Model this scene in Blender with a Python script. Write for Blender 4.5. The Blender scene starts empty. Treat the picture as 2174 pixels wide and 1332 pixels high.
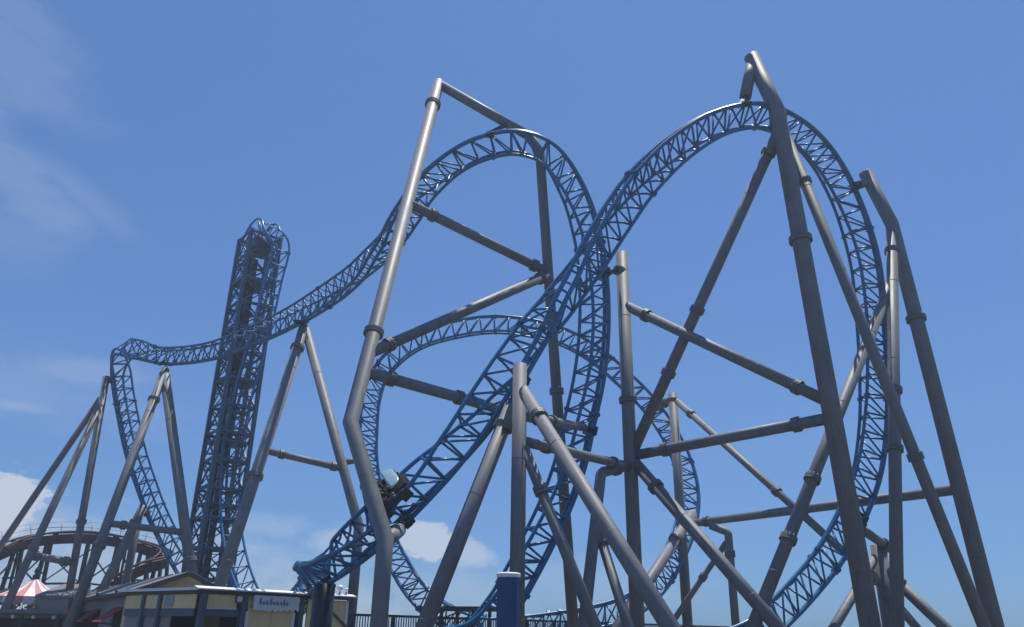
import bpy, bmesh, math, random
from mathutils import Vector as V, Matrix, Quaternion
random.seed(7)
S = bpy.context.scene
COL = S.collection

# ------------------------------------------------------------------ camera
F, PITCH, ROLL, EYE = 1642.0, math.radians(22.3), math.radians(1.0), 1.7     # focal length in photo pixels
W0, H0 = 2174.0, 1332.0
_f = V((0, math.cos(PITCH), math.sin(PITCH))); _r0 = V((1, 0, 0)); _u0 = V((0, -math.sin(PITCH), math.cos(PITCH)))
_r = _r0 * math.cos(ROLL) + _u0 * math.sin(ROLL); _u = -_r0 * math.sin(ROLL) + _u0 * math.cos(ROLL)
CAMP = V((0, 0, EYE))
cam = bpy.data.cameras.new('camera'); camo = bpy.data.objects.new('camera', cam); COL.objects.link(camo)
cam.sensor_fit = 'HORIZONTAL'; cam.sensor_width = 36; cam.lens = 36 * F / W0
cam.clip_start = .1; cam.clip_end = 30000
m = Matrix((_r, _u, -_f)).transposed().to_4x4(); m.translation = CAMP; camo.matrix_world = m
S.camera = camo

def ray(px, py): return _f + _r * ((px - W0 / 2) / F) + _u * ((H0 / 2 - py) / F)
def at(px, py, Y):                       # the point that far ahead of the viewer on the pier
    d = ray(px, py); return CAMP + d * (Y / d.y)
def proj(p):
    q = p - CAMP; z = q.dot(_f)
    return (W0 / 2 + F * q.dot(_r) / z, H0 / 2 - F * q.dot(_u) / z)

# ------------------------------------------------------------------ sky, sun, exposure
SUN_EL, SUN_AZ = math.radians(75), math.radians(35)
w = bpy.data.worlds.new('World'); S.world = w; w.use_nodes = True
nt = w.node_tree; nt.nodes.clear()
def N(t, **k):
    n = nt.nodes.new(t)
    for a, b in k.items(): setattr(n, a, b)
    return n
def L(a, b): nt.links.new(a, b)
out = N('ShaderNodeOutputWorld'); bg = N('ShaderNodeBackground'); bg.inputs[1].default_value = 0.085
sky = N('ShaderNodeTexSky', sky_type='NISHITA'); sky.sun_disc = False
sky.sun_elevation = SUN_EL; sky.sun_rotation = SUN_AZ; sky.altitude = 0; sky.air_density = 1.0; sky.dust_density = .5; sky.ozone_density = 6.0
tc = N('ShaderNodeTexCoord')
def mth(op, a, b=None, c=None):
    n = N('ShaderNodeMath', operation=op)
    for i, v in enumerate((a, b, c)):
        if v is None: continue
        if isinstance(v, (int, float)): n.inputs[i].default_value = v
        else: L(v, n.inputs[i])
    return n.outputs[0]
def dot(vec):
    n = N('ShaderNodeVectorMath', operation='DOT_PRODUCT'); L(tc.outputs['Generated'], n.inputs[0]); n.inputs[1].default_value = vec
    return n.outputs['Value']
def noise(scale, detail, rough, stretch, seed):
    mp = N('ShaderNodeMapping'); mp.inputs['Scale'].default_value = stretch; mp.inputs['Location'].default_value = (seed, seed * .7, seed * .3)
    L(tc.outputs['Generated'], mp.inputs[0])
    n = N('ShaderNodeTexNoise'); n.inputs['Scale'].default_value = scale; n.inputs['Detail'].default_value = detail; n.inputs['Roughness'].default_value = rough
    L(mp.outputs[0], n.inputs[0]); return n.outputs[0]
puff = noise(30, 9, .62, (1, 1, 1.7), 3.1)
streak = noise(9, 6, .6, (1, 1, 2.6), 8.4)
def cloud(px, py, wpx, hpx, tilt, nz, amp, soft, strength):
    """soft-edged cloud round a fixed direction of the sky"""
    d = ray(px, py).normalized(); a = d.cross(V((0, 0, 1))).normalized(); b = a.cross(d).normalized()
    a, b = a * math.cos(tilt) + b * math.sin(tilt), b * math.cos(tilt) - a * math.sin(tilt)
    x = mth('MULTIPLY', dot(a), F / wpx); y = mth('MULTIPLY', dot(b), F / hpx)
    r = mth('SQRT', mth('ADD', mth('MULTIPLY', x, x), mth('MULTIPLY', y, y)))
    r = mth('SUBTRACT', r, mth('MULTIPLY', mth('SUBTRACT', nz, .5), amp))
    ss = N('ShaderNodeMapRange', interpolation_type='SMOOTHSTEP'); L(r, ss.inputs[0])
    ss.inputs[1].default_value = 1 + soft; ss.inputs[2].default_value = 1 - soft; ss.inputs[3].default_value = 0; ss.inputs[4].default_value = strength
    front = mth('GREATER_THAN', dot(d), 0.3)
    return mth('MULTIPLY', ss.outputs[0], front)
cl = None
R_ = math.radians
for a in [(12, 1072, 58, 58, 0, puff, 2.2, .2, .72), (-40, 1120, 150, 60, 0, puff, 1.7, .6, .4), (905, 1150, 78, 34, R_(-10), puff, 2.7, .24, .6),
          (985, 1170, 60, 26, R_(-18), puff, 2.0, .5, .45), (725, 1152, 62, 30, R_(8), puff, 2.0, .6, .34), (640, 1290, 210, 62, 0, puff, 2.2, .8, .34), (940, 1275, 160, 60, 0, puff, 2.4, .8, .2),
          (570, 1115, 60, 22, 0, puff, 2.4, .7, .2), (1260, 1240, 170, 40, 0, puff, 2.2, .8, .13), (250, 1240, 330, 90, 0, puff, 2.0, .8, .38),
          (10, 115, 150, 60, R_(-18), streak, 3.0, .6, .1), (40, 20, 120, 40, R_(-25), streak, 3.4, .6, .09), (20, 360, 130, 62, R_(-30), streak, 3.6, .6, .13), (150, 395, 95, 20, R_(-28), streak, 3.4, .95, .1),
          (30, 500, 110, 40, R_(-10), streak, 3.6, .7, .07), (60, 820, 200, 45, R_(-4), streak, 3.6, .8, .1), (160, 790, 90, 22, R_(5), streak, 3.0, .9, .16), (40, 862, 60, 9, 0, streak, 2.0, .9, .2)]:
    c = cloud(*a)
    cl = c if cl is None else mth('MAXIMUM', cl, c)
gm = N('ShaderNodeGamma'); gm.inputs[1].default_value = .55; L(sky.outputs[0], gm.inputs[0])       # the camera's flat, blue rendering of a hazy noon sky
hs = N('ShaderNodeVectorMath', operation='MULTIPLY'); L(gm.outputs[0], hs.inputs[0]); hs.inputs[1].default_value = (1.03, 1.74, 2.88)
mx = N('ShaderNodeMix', data_type='RGBA'); L(cl, mx.inputs[0]); L(hs.outputs[0], mx.inputs[6]); mx.inputs[7].default_value = (8.2, 8.6, 9.2, 1)
L(mx.outputs[2], bg.inputs[0]); L(bg.outputs[0], out.inputs[0])

sl = bpy.data.lights.new('sun', 'SUN'); sl.energy = 5.0; sl.angle = R_(.53); sl.color = (1, .955, .88)
so = bpy.data.objects.new('sun', sl); COL.objects.link(so)
sd = V((math.sin(SUN_AZ) * math.cos(SUN_EL), math.cos(SUN_AZ) * math.cos(SUN_EL), math.sin(SUN_EL)))
so.rotation_euler = sd.to_track_quat('Z', 'Y').to_euler(); so.location = (0, 0, 60)
S.view_settings.view_transform = 'Standard'; S.view_settings.look = 'None'; S.view_settings.gamma = 1; S.view_settings.exposure = 0
S.view_settings.use_curve_mapping = False

# ------------------------------------------------------------------ materials
def mat(name, col, rough=.5, metal=0, var=.12, scale=3.0, bump=.0, spec=.5, streaks=0.0, dirt=(.1, .085, .07)):
    M = bpy.data.materials.new(name); M.use_nodes = True; t = M.node_tree; p = t.nodes['Principled BSDF']
    p.inputs['Roughness'].default_value = rough; p.inputs['Metallic'].default_value = metal; p.inputs['Specular IOR Level'].default_value = spec
    g = t.nodes.new('ShaderNodeNewGeometry')
    n = t.nodes.new('ShaderNodeTexNoise'); n.inputs['Scale'].default_value = scale; n.inputs['Detail'].default_value = 5; n.inputs['Roughness'].default_value = .6
    t.links.new(g.outputs['Position'], n.inputs[0])
    r = t.nodes.new('ShaderNodeMix'); r.data_type = 'RGBA'
    r.inputs[6].default_value = (*[c * (1 - var) for c in col], 1); r.inputs[7].default_value = (*[min(1, c * (1 + var)) for c in col], 1)
    t.links.new(n.outputs[0], r.inputs[0]); last = r.outputs[2]
    if streaks:
        mp = t.nodes.new('ShaderNodeMapping'); mp.inputs['Scale'].default_value = (1.0, 1.0, .13); t.links.new(g.outputs['Position'], mp.inputs[0])
        n2 = t.nodes.new('ShaderNodeTexNoise'); n2.inputs['Scale'].default_value = 5; n2.inputs['Detail'].default_value = 6; t.links.new(mp.outputs[0], n2.inputs[0])
        mr = t.nodes.new('ShaderNodeMapRange'); mr.inputs[1].default_value = .52; mr.inputs[2].default_value = .78; mr.inputs[4].default_value = streaks; t.links.new(n2.outputs[0], mr.inputs[0])
        d = t.nodes.new('ShaderNodeMix'); d.data_type = 'RGBA'; t.links.new(mr.outputs[0], d.inputs[0]); t.links.new(last, d.inputs[6]); d.inputs[7].default_value = (*dirt, 1); last = d.outputs[2]
    t.links.new(last, p.inputs['Base Color'])
    rr = t.nodes.new('ShaderNodeMapRange'); rr.inputs[3].default_value = max(.05, rough - .1); rr.inputs[4].default_value = min(1, rough + .14); t.links.new(n.outputs[0], rr.inputs[0]); t.links.new(rr.outputs[0], p.inputs['Roughness'])
    if bump:
        b = t.nodes.new('ShaderNodeBump'); b.inputs['Strength'].default_value = bump; b.inputs['Distance'].default_value = .02; t.links.new(n.outputs[0], b.inputs['Height']); t.links.new(b.outputs[0], p.inputs['Normal'])
    return M
M = dict(
    grey=mat('grey_painted_steel', (.185, .19, .2), .54, 0, .3, .9, .08, .34, .55, (.085, .083, .082)),
    flange=mat('grey_flange_paint', (.15, .15, .15), .5, 0, .2, 6, .1, .4, .3),
    blue=mat('blue_track_paint', (.024, .15, .315), .3, 0, .3, 1.2, .05, .5, .3, (.045, .08, .12)),
    darkblue=mat('dark_blue_paint', (.011, .02, .036), .42, 0, .25, 2, .05, .5, .3, (.03, .035, .045)),
    postblue=mat('bright_blue_paint', (.012, .062, .18), .5, 0, .2, 3, .05, .5, .35, (.02, .04, .07)),
    tower=mat('tower_steel_paint', (.05, .105, .17), .45, 0, .25, 2, .05, .5, .3),
    towerblue=mat('tower_track_paint', (.05, .19, .38), .3, 0, .2, 2, .05, .5, .2, (.045, .08, .12)),
    galv=mat('galvanised_grating', (.3, .31, .31), .55, .3, .2, 6),
    black=mat('black_rubber', (.018, .018, .02), .6, 0, .3, 8),
    cowl=mat('pale_blue_fibreglass', (.28, .43, .5), .25, 0, .06, 3),
    carbody=mat('dark_blue_fibreglass', (.02, .05, .1), .3, 0, .2, 4),
    seat=mat('charcoal_seat_padding', (.03, .03, .035), .7, 0, .2, 10),
    redsteel=mat('dark_red_steel', (.075, .042, .042), .6, 0, .3, 2, .05, .4, .4),
    whitesteel=mat('white_painted_rail', (.62, .62, .6), .45, 0, .1, 4),
    darksteel=mat('dark_steel', (.035, .04, .045), .5, 0, .3, 4, .05),
    concrete=mat('concrete', (.36, .34, .31), .85, 0, .2, 2, .3),
    yellow=mat('cream_yellow_boards', (.8, .6, .29), .65, 0, .12, 1.3, .1, .3, .4, (.4, .3, .17)),
    trim=mat('white_trim_paint', (.78, .77, .75), .5, 0, .08, 3, .05, .4, .25, (.36, .33, .29)),
    frame=mat('slate_blue_post_paint', (.06, .085, .12), .5, 0, .2, 4, .05),
    roof=mat('grey_roof_sheet', (.19, .19, .2), .7, .1, .2, 1.2, .2, .3, .4),
    eave=mat('dark_eave_timber', (.055, .052, .055), .7, 0, .3, 3, .2),
    wall=mat('pinkish_grey_render', (.3, .25, .24), .8, 0, .15, 2, .2),
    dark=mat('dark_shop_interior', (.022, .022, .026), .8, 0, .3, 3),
    awning=mat('red_awning_cloth', (.32, .022, .035), .8, 0, .2, 4, .1),
    tentred=mat('faded_red_tent_cloth', (.55, .24, .24), .75, 0, .12, 5),
    tentwhite=mat('white_tent_cloth', (.75, .7, .69), .75, 0, .08, 5),
    signwhite=mat('white_sign_paint', (.72, .72, .72), .5, 0, .06, 5),
    signblue=mat('sign_lettering_blue', (.17, .22, .33), .5, 0, .3, 20),
    brown=mat('brown_menu_frame', (.16, .07, .03), .6, 0, .2, 6),
    globe=mat('white_lamp_globe', (.85, .85, .84), .2, 0, .03, 4),
    deck=mat('weathered_pier_planks', (.085, .083, .08), .85, 0, .25, .6, .2),
    skin=mat('skin', (.5, .3, .22), .55, 0, .1, 8), shirt_a=mat('white_shirt', (.7, .68, .66), .8, 0, .1, 8), shirt_b=mat('red_shirt', (.4, .04, .05), .8, 0, .1, 8),
    shorts=mat('dark_shorts', (.04, .045, .07), .8, 0, .2, 8), hair=mat('dark_hair', (.03, .02, .015), .6, 0, .3, 20))
def water():
    m_ = bpy.data.materials.new('sea_water'); m_.use_nodes = True; t = m_.node_tree; p = t.nodes['Principled BSDF']
    p.inputs['Base Color'].default_value = (.05, .085, .085, 1); p.inputs['Roughness'].default_value = .12; p.inputs['IOR'].default_value = 1.33
    g = t.nodes.new('ShaderNodeNewGeometry'); n = t.nodes.new('ShaderNodeTexNoise'); n.inputs['Scale'].default_value = .35; n.inputs['Detail'].default_value = 6
    t.links.new(g.outputs['Position'], n.inputs[0]); b = t.nodes.new('ShaderNodeBump'); b.inputs['Distance'].default_value = .5; b.inputs['Strength'].default_value = .6
    t.links.new(n.outputs[0], b.inputs['Height']); t.links.new(b.outputs[0], p.inputs['Normal']); return m_
M['water'] = water()
def haze_air():
    m_ = bpy.data.materials.new('haze_air'); m_.use_nodes = True; t = m_.node_tree; t.nodes.clear()
    o = t.nodes.new('ShaderNodeOutputMaterial'); v = t.nodes.new('ShaderNodeVolumePrincipled'); v.inputs['Color'].default_value = (.78, .87, .97, 1); v.inputs['Density'].default_value = .0011; v.inputs['Anisotropy'].default_value = .3
    t.links.new(v.outputs[0], o.inputs['Volume']); return m_
M['haze'] = haze_air()

# ------------------------------------------------------------------ mesh helpers
class MB:
    def __init__(s): s.v = []; s.f = []; s.sm = []; s.mi = []
    def add(s, vs, fs, smooth=False, mi=0):
        o = len(s.v); s.v += [V(a) for a in vs]; s.f += [[i + o for i in q] for q in fs]; s.sm += [smooth] * len(fs); s.mi += [mi] * len(fs)
    def box(s, c, ax, ay, az):           # centre and three half-axes
        c = V(c); P = [c + ax * i + ay * j + az * k for k in (-1, 1) for j in (-1, 1) for i in (-1, 1)]
        s.add(P, [(0, 2, 3, 1), (4, 5, 7, 6), (0, 1, 5, 4), (2, 6, 7, 3), (0, 4, 6, 2), (1, 3, 7, 5)])
    def abox(s, x0, x1, y0, y1, z0, z1): s.box(((x0 + x1) / 2, (y0 + y1) / 2, (z0 + z1) / 2), V(((x1 - x0) / 2, 0, 0)), V((0, (y1 - y0) / 2, 0)), V((0, 0, (z1 - z0) / 2)))
    def bar(s, a, b, w, h, up=V((0, 0, 1))):
        a, b = V(a), V(b); t = (b - a); l = t.length; t = t / l
        if abs(t.dot(up)) > .98: up = V((0, 1, 0))
        x = t.cross(up).normalized(); y = x.cross(t)
        s.box((a + b) / 2, x * w / 2, y * h / 2, t * l / 2)
    def tube(s, pts, r, n=12, cap=True, mi=0):
        pts = [V(p) for p in pts]; k = len(pts); T = [(pts[i + 1] - pts[i]).normalized() for i in range(k - 1)]
        t = T[0]; x = t.orthogonal().normalized(); y = t.cross(x)
        o = len(s.v)
        rr = r if isinstance(r, (list, tuple)) else [r] * k
        for i in range(k):
            if 0 < i < k - 1:
                mn = (T[i - 1] + T[i])
                den = max(.15, T[i - 1].dot(mn))
                for j in range(n):
                    a = 2 * math.pi * j / n; of = (x * math.cos(a) + y * math.sin(a)) * rr[i]
                    s.v.append(pts[i] + of - T[i - 1] * (of.dot(mn) / den))
                q = T[i - 1].rotation_difference(T[i]); x = q @ x; x = (x - T[i] * x.dot(T[i])).normalized(); y = T[i].cross(x)
            else:
                for j in range(n):
                    a = 2 * math.pi * j / n; s.v.append(pts[i] + (x * math.cos(a) + y * math.sin(a)) * rr[i])
        for i in range(k - 1):
            for j in range(n):
                s.f.append([o + i * n + j, o + i * n + (j + 1) % n, o + (i + 1) * n + (j + 1) % n, o + (i + 1) * n + j]); s.sm.append(True); s.mi.append(mi)
        if cap:
            s.f.append([o + j for j in reversed(range(n))]); s.f.append([o + (k - 1) * n + j for j in range(n)]); s.sm += [False, False]; s.mi += [mi, mi]
    def lathe(s, c, prof, n=20, axis=V((0, 0, 1)), mi=0, smooth=True):
        x = axis.orthogonal().normalized(); y = axis.cross(x); o = len(s.v); c = V(c)
        for r, z in prof:
            for j in range(n):
                a = 2 * math.pi * j / n; s.v.append(c + axis * z + (x * math.cos(a) + y * math.sin(a)) * r)
        for i in range(len(prof) - 1):
            for j in range(n):
                s.f.append([o + i * n + j, o + i * n + (j + 1) % n, o + (i + 1) * n + (j + 1) % n, o + (i + 1) * n + j]); s.sm.append(smooth); s.mi.append(mi)
    def build(s, name, mats, parent=None):
        me = bpy.data.meshes.new(name); off = parent['_o'] if parent and '_o' in parent else (0, 0, 0); off = V(off)
        me.from_pydata([tuple(p - off) for p in s.v], [], s.f); me.polygons.foreach_set('use_smooth', s.sm); me.polygons.foreach_set('material_index', s.mi)
        for q in (mats if isinstance(mats, (list, tuple)) else [mats]): me.materials.append(M[q])
        me.update(); o = bpy.data.objects.new(name, me); COL.objects.link(o)
        if parent: o.parent = parent; o['_o'] = tuple(off)
        return o
def thing(name, label, cat, loc, group=None):
    o = bpy.data.objects.new(name, None); COL.objects.link(o); o.location = loc; o.empty_display_size = .3
    o['label'] = label; o['category'] = cat; o['_o'] = tuple(loc)
    if group: o['group'] = group
    return o
def struct(o): o['kind'] = 'structure'; return o
def one_tube(name, a, b, r, mt, parent, n=6):
    q = MB(); q.tube([a, b], r, n); return q.build(name, mt, parent)
UP = V((0, 0, 1))

# ------------------------------------------------------------------ ground
q = MB(); q.abox(-75, 62, -30, 96, -.7, 0); struct(q.build('pier_deck', 'deck'))
q = MB(); q.add([(-9000, -9000, -5.5), (9000, -9000, -5.5), (9000, 9000, -5.5), (-9000, 9000, -5.5)], [(0, 1, 2, 3)]); struct(q.build('sea', 'water'))
for i in range(-3, 4):
    for j in range(0, 5):
        q = MB(); x, y = i * 18 - 5, -18 + j * 26; q.tube([(x, y, -8), (x, y, -.65)], .45, 12); struct(q.build('pier_pile', 'concrete'))

# ------------------------------------------------------------------ coaster track
def catmull(P, per=24):
    outp = []
    Q = [P[0] * 2 - P[1]] + P + [P[-1] * 2 - P[-2]]
    for i in range(1, len(Q) - 2):
        a, b, c, d = Q[i - 1], Q[i], Q[i + 1], Q[i + 2]
        t0 = 0; t1 = t0 + max(1e-6, (b - a).length) ** .5; t2 = t1 + max(1e-6, (c - b).length) ** .5; t3 = t2 + max(1e-6, (d - c).length) ** .5
        for k in range(per):
            t = t1 + (t2 - t1) * k / per
            A1 = a * ((t1 - t) / (t1 - t0)) + b * ((t - t0) / (t1 - t0)); A2 = b * ((t2 - t) / (t2 - t1)) + c * ((t - t1) / (t2 - t1)); A3 = c * ((t3 - t) / (t3 - t2)) + d * ((t - t2) / (t3 - t2))
            B1 = A1 * ((t2 - t) / (t2 - t0)) + A2 * ((t - t0) / (t2 - t0)); B2 = A2 * ((t3 - t) / (t3 - t1)) + A3 * ((t - t1) / (t3 - t1))
            outp.append((B1 * ((t2 - t) / (t2 - t1)) + B2 * ((t - t1) / (t2 - t1)), i - 1 + k / per))
    outp.append((P[-1], len(P) - 1.0)); return outp
class Path:
    """centre line with an up direction (spine to rails), sampled every ds metres"""
    def __init__(s, ctrl, ds=.24):
        P = []; U = []
        pts = [c[0] if isinstance(c[0], V) else at(*c[0]) for c in ctrl]
        for i, c in enumerate(ctrl):
            t = (pts[min(i + 1, len(pts) - 1)] - pts[max(i - 1, 0)]).normalized(); u = c[1]
            if isinstance(u, (int, float)):
                v = (pts[i] - CAMP).normalized(); n = t.cross(v).normalized(); b = (-v + t * v.dot(t)).normalized(); th = math.radians(u)
                u = n * math.cos(th) + b * math.sin(th)
            else: u = V(u)
            U.append((u - t * u.dot(t)).normalized())
        raw = catmull(pts); acc = [0.0]
        for i in range(1, len(raw)): acc.append(acc[-1] + (raw[i][0] - raw[i - 1][0]).length)
        s.len = acc[-1]; n = max(8, int(s.len / ds)); s.p = []; s.u = []; s.t = []; j = 0; s.ds = s.len / n
        for k in range(n + 1):
            d = s.len * k / n
            while j < len(acc) - 2 and acc[j + 1] < d: j += 1
            f = (d - acc[j]) / max(1e-9, acc[j + 1] - acc[j]); s.p.append(raw[j][0].lerp(raw[j + 1][0], f)); par = raw[j][1] + (raw[j + 1][1] - raw[j][1]) * f
            i = min(int(par), len(U) - 2); g = par - i; g = g * g * (3 - 2 * g); s.u.append(U[i].slerp(U[i + 1], g, U[i]))
        for k in range(n + 1): s.t.append((s.p[min(k + 1, n)] - s.p[max(k - 1, 0)]).normalized())
        # smooth the up directions a little
        for _ in range(6): s.u = [s.u[max(k - 1, 0)] + s.u[k] * 2 + s.u[min(k + 1, n)] for k in range(n + 1)]; s.u = [x.normalized() for x in s.u]
        s.u = [(s.u[k] - s.t[k] * s.u[k].dot(s.t[k])).normalized() for k in range(n + 1)]; s.s = [s.t[k].cross(s.u[k]) for k in range(n + 1)]
    def pt(s, k, side, up): return s.p[k] + s.s[k] * side + s.u[k] * up
    def near(s, px, py): return min(range(len(s.p)), key=lambda k: (proj(s.p[k])[0] - px) ** 2 + (proj(s.p[k])[1] - py) ** 2)
G, CH, HU, HD = .66, .2, .55, -.55           # half gauge, half chord spacing, rail and chord heights
def build_track(path, label, name='coaster_track', mt='blue', bay=.94, rr=.08, rc=.098, rb=.05, group='blue looping track', extra_tie=True, diag=True, spine=True, gauge=G):
    k0 = path.p[0]; root = thing(name, label, 'coaster track', (k0.x, k0.y, 0), group); n = len(path.p)
    for sd_, nm in ((-1, 'rail'), (1, 'rail')):
        q = MB(); q.tube([path.pt(k, sd_ * gauge, HU) for k in range(n)], rr, 10); q.build(nm, mt, root)
    for sd_ in (-1, 1):
        q = MB(); q.tube([path.pt(k, sd_ * CH, HD) for k in range(n)], rc, 10); q.build('spine_tube', mt, root)
    step = bay / path.ds; nb = int((n - 1) / step); prev = None
    for i in range(nb + 1):
        k = min(n - 1, int(round(i * step))); a = [path.pt(k, -gauge, HU), path.pt(k, gauge, HU), path.pt(k, -CH, HD), path.pt(k, CH, HD)]
        q = MB(); q.tube([a[0], path.pt(k, -.3, HU - .1), path.pt(k, .3, HU - .1), a[1]], rb, 6); q.tube([a[0], a[2]], rb, 6); q.tube([a[1], a[3]], rb, 6); q.tube([a[2], a[3]], rb, 6)
        if i % 9 == 4:                        # bolted joint between two track lengths
            for pp, r_ in ((a[0], rr), (a[1], rr), (a[2], rc), (a[3], rc)):
                for e in (.05, .13): q.lathe(pp + path.t[k] * e, [(r_ * .8, -.025), (r_ * 1.75, -.025), (r_ * 1.75, .025), (r_ * .8, .025)], 10, path.t[k], smooth=False)
        q.build('cross_frame', mt, root)
        if prev and diag:
            one_tube('diagonal_brace', prev[0], a[2], rb * .9, mt, root); one_tube('diagonal_brace', prev[1], a[3], rb * .9, mt, root)
        prev = a
    return root

# first drop run-out, climb past the train, big arch and dive to the right
T1 = Path([((556, 1322, 53), (-.1, 0, 1)), ((610, 1303, 50.5), (-.1, 0, 1)), ((650, 1268, 46.5), (-.1, .05, 1)), ((668, 1244, 41.5), (-.2, .05, 1)), ((668, 1232, 36.5), (-.3, .05, 1)), ((672, 1217, 32.0), (-.35, .1, 1)), ((708, 1192, 29.7), 12), ((763, 1152, 28.6), 28), ((820, 1103, 28), 36), ((898, 1023, 27.8), 20), ((967, 948, 27.8), -4),
           ((1036, 863, 27.9), -28), ((1122, 740, 28), -62), ((1199, 621, 28.2), -95), ((1262, 520, 28.5), -122), ((1302, 459, 28.8), -135), ((1354, 390, 29.1), -150), ((1432, 317, 29.5), -166),
           ((1518, 265, 29.8), -178), ((1610, 246, 30.3), -182), ((1680, 272, 31.2), -184), ((1738, 323, 32.3), -186), ((1790, 408, 33.6), -192), ((1836, 540, 34.6), -200), ((1854, 680, 35.2), -202), ((1859, 800, 35.6), -196),
           ((1857, 895, 35.9), -190), ((1842, 1003, 36), -186), ((1808, 1095, 36), -184), ((1762, 1178, 36), -183), ((1706, 1248, 35.8), -182), ((1648, 1308, 35.4), -180), ((1590, 1356, 34.8), -178), ((1500, 1392, 34), -176)])
build_track(T1, 'blue lattice track climbing past the car into the big arch and diving right')
# tall loop beside the climb, then the long swoop to the hairpin and down to the station
T2 = Path([((930, 1378, 33), (0, .2, 1)), ((1010, 1350, 33), 4), ((1070, 1282, 33.2), 8), ((1110, 1215, 33.5), 12), ((1155, 1130, 33.8), 16), ((1192, 1050, 34), 20), ((1216, 980, 34.1), 24), ((1233, 905, 34.2), 28), ((1256, 800, 34.2), 30), ((1266, 700, 34.1), 30),
           ((1264, 600, 34), 26), ((1250, 500, 33.8), 20), ((1212, 395, 33.5), 10), ((1162, 326, 33.2), 0), ((1098, 302, 33), -6), ((1028, 313, 33.2), -6), ((970, 341, 33.6), -4), ((910, 390, 34.6), -12), ((862, 450, 36.4), -38), ((815, 520, 39), -75),
           ((762, 585, 42), -110), ((700, 630, 45), -140), ((627, 673, 48), -158), ((556, 707, 50), -165), ((456, 745, 52), -170), ((357, 757, 53.6), -172), ((292, 746, 54.8), (.35, .3, .9)), ((258, 748, 56), (.85, .1, .55)), ((255, 800, 56.8), (.95, -.1, .3)),
           ((270, 895, 57.3), (.95, -.15, .35)), ((286, 966, 57.6), (.9, -.15, .4)), ((310, 1037, 58), (.88, -.1, .45)), ((328, 1085, 58.4), (.85, -.1, .5)), ((360, 1151, 59), (.8, -.1, .6)), ((396, 1215, 59.6), (.6, 0, .8)), ((440, 1275, 60), (.3, 0, .95)), ((500, 1312, 60.2), (0, 0, 1)), ((560, 1318, 60.4), (0, 0, 1))])
build_track(T2, 'blue lattice track of the tall loop sweeping left to a hairpin')
# the loop farthest back
T3 = Path([((1010, 1330, 44), (0, 0, 1)), ((945, 1306, 45.5), 176), ((890, 1262, 46.5), 176), ((843, 1190, 47.5), 178), ((803, 1095, 48.4), 180), ((783, 985, 49), 180), ((783, 905, 49.4), 178), ((790, 840, 49.7), 176), ((808, 792, 49.9), 174), ((846, 750, 50), 172), ((890, 722, 50), 172), ((941, 705, 50), 172), ((1034, 689, 50), 172), ((1100, 692, 50), 172),
           ((1190, 713, 50.2), 172), ((1262, 752, 50.4), 174), ((1321, 802, 50.5), 176), ((1368, 848, 50.5), 178), ((1418, 916, 50.4), 180), ((1449, 980, 50.2), 184), ((1464, 1046, 49.8), 188), ((1458, 1112, 49), 190), ((1434, 1175, 47.8), 190), ((1400, 1232, 46.5), 188), ((1350, 1280, 45), 184), ((1290, 1304, 44), 180), ((1200, 1322, 43), 178), ((1100, 1336, 42), 178)])
build_track(T3, 'blue lattice track of the low loop standing behind the others')

# ------------------------------------------------------------------ lift tower
TC = at(555, 490, 55); TC = V((TC.x, TC.y, 0)); hh = V((.64, -.768, 0)); gg = V((.768, .64, 0)); ZT = 30.8
def tw(a, b, z): return TC + hh * a + gg * b + UP * z
top = []
R0 = 1.95
ctrl = [(tw(-R0, 0, .6), -hh), (tw(-R0, 0, 8), -hh), (tw(-R0, 0, 16), -hh), (tw(-R0, 0, 22), -hh), (tw(-R0, 0, 26), -hh), (tw(-R0, 0, ZT - 1.6), -hh)]
for k in range(1, 8):
    a = math.pi * k / 8; ctrl.append((tw(-R0 * math.cos(a), 0, ZT - 1.6 + R0 * math.sin(a)), -hh * math.cos(a) + UP * math.sin(a)))
for px, py, Y in [(589, 520, 54.0), (573, 600, 54.1), (552, 690, 54.2), (532, 760, 54.4), (512, 830, 54.6), (496, 900, 54.8), (485, 970, 54.9), (481, 1040, 54.8), (483, 1110, 54.5), (492, 1175, 54), (508, 1235, 53.4), (530, 1285, 53), (560, 1322, 52)]:
    p = at(px, py, Y); ctrl.append((p, hh * 1.0 + UP * (0 if py < 1000 else (py - 1000) / 330)))
T0 = Path(ctrl)
build_track(T0, 'blue track rising up the lift tower and plunging over its top', mt='towerblue', bay=1.15, rr=.085, gauge=.68)
tr = thing('lift_tower', 'tall dark lattice tower carrying the vertical lift of the coaster', 'tower', (TC.x, TC.y, 0))
cs = 1.2
cors = [(-cs, -cs), (cs, -cs), (cs, cs), (-cs, cs)]
for a, b in cors:
    q = MB(); q.bar(tw(a, b, 0), tw(a, b, ZT - .5), .26, .26, hh); q.build('column', 'tower', tr)
nl = 15; dz = (ZT - 1.2) / nl
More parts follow.
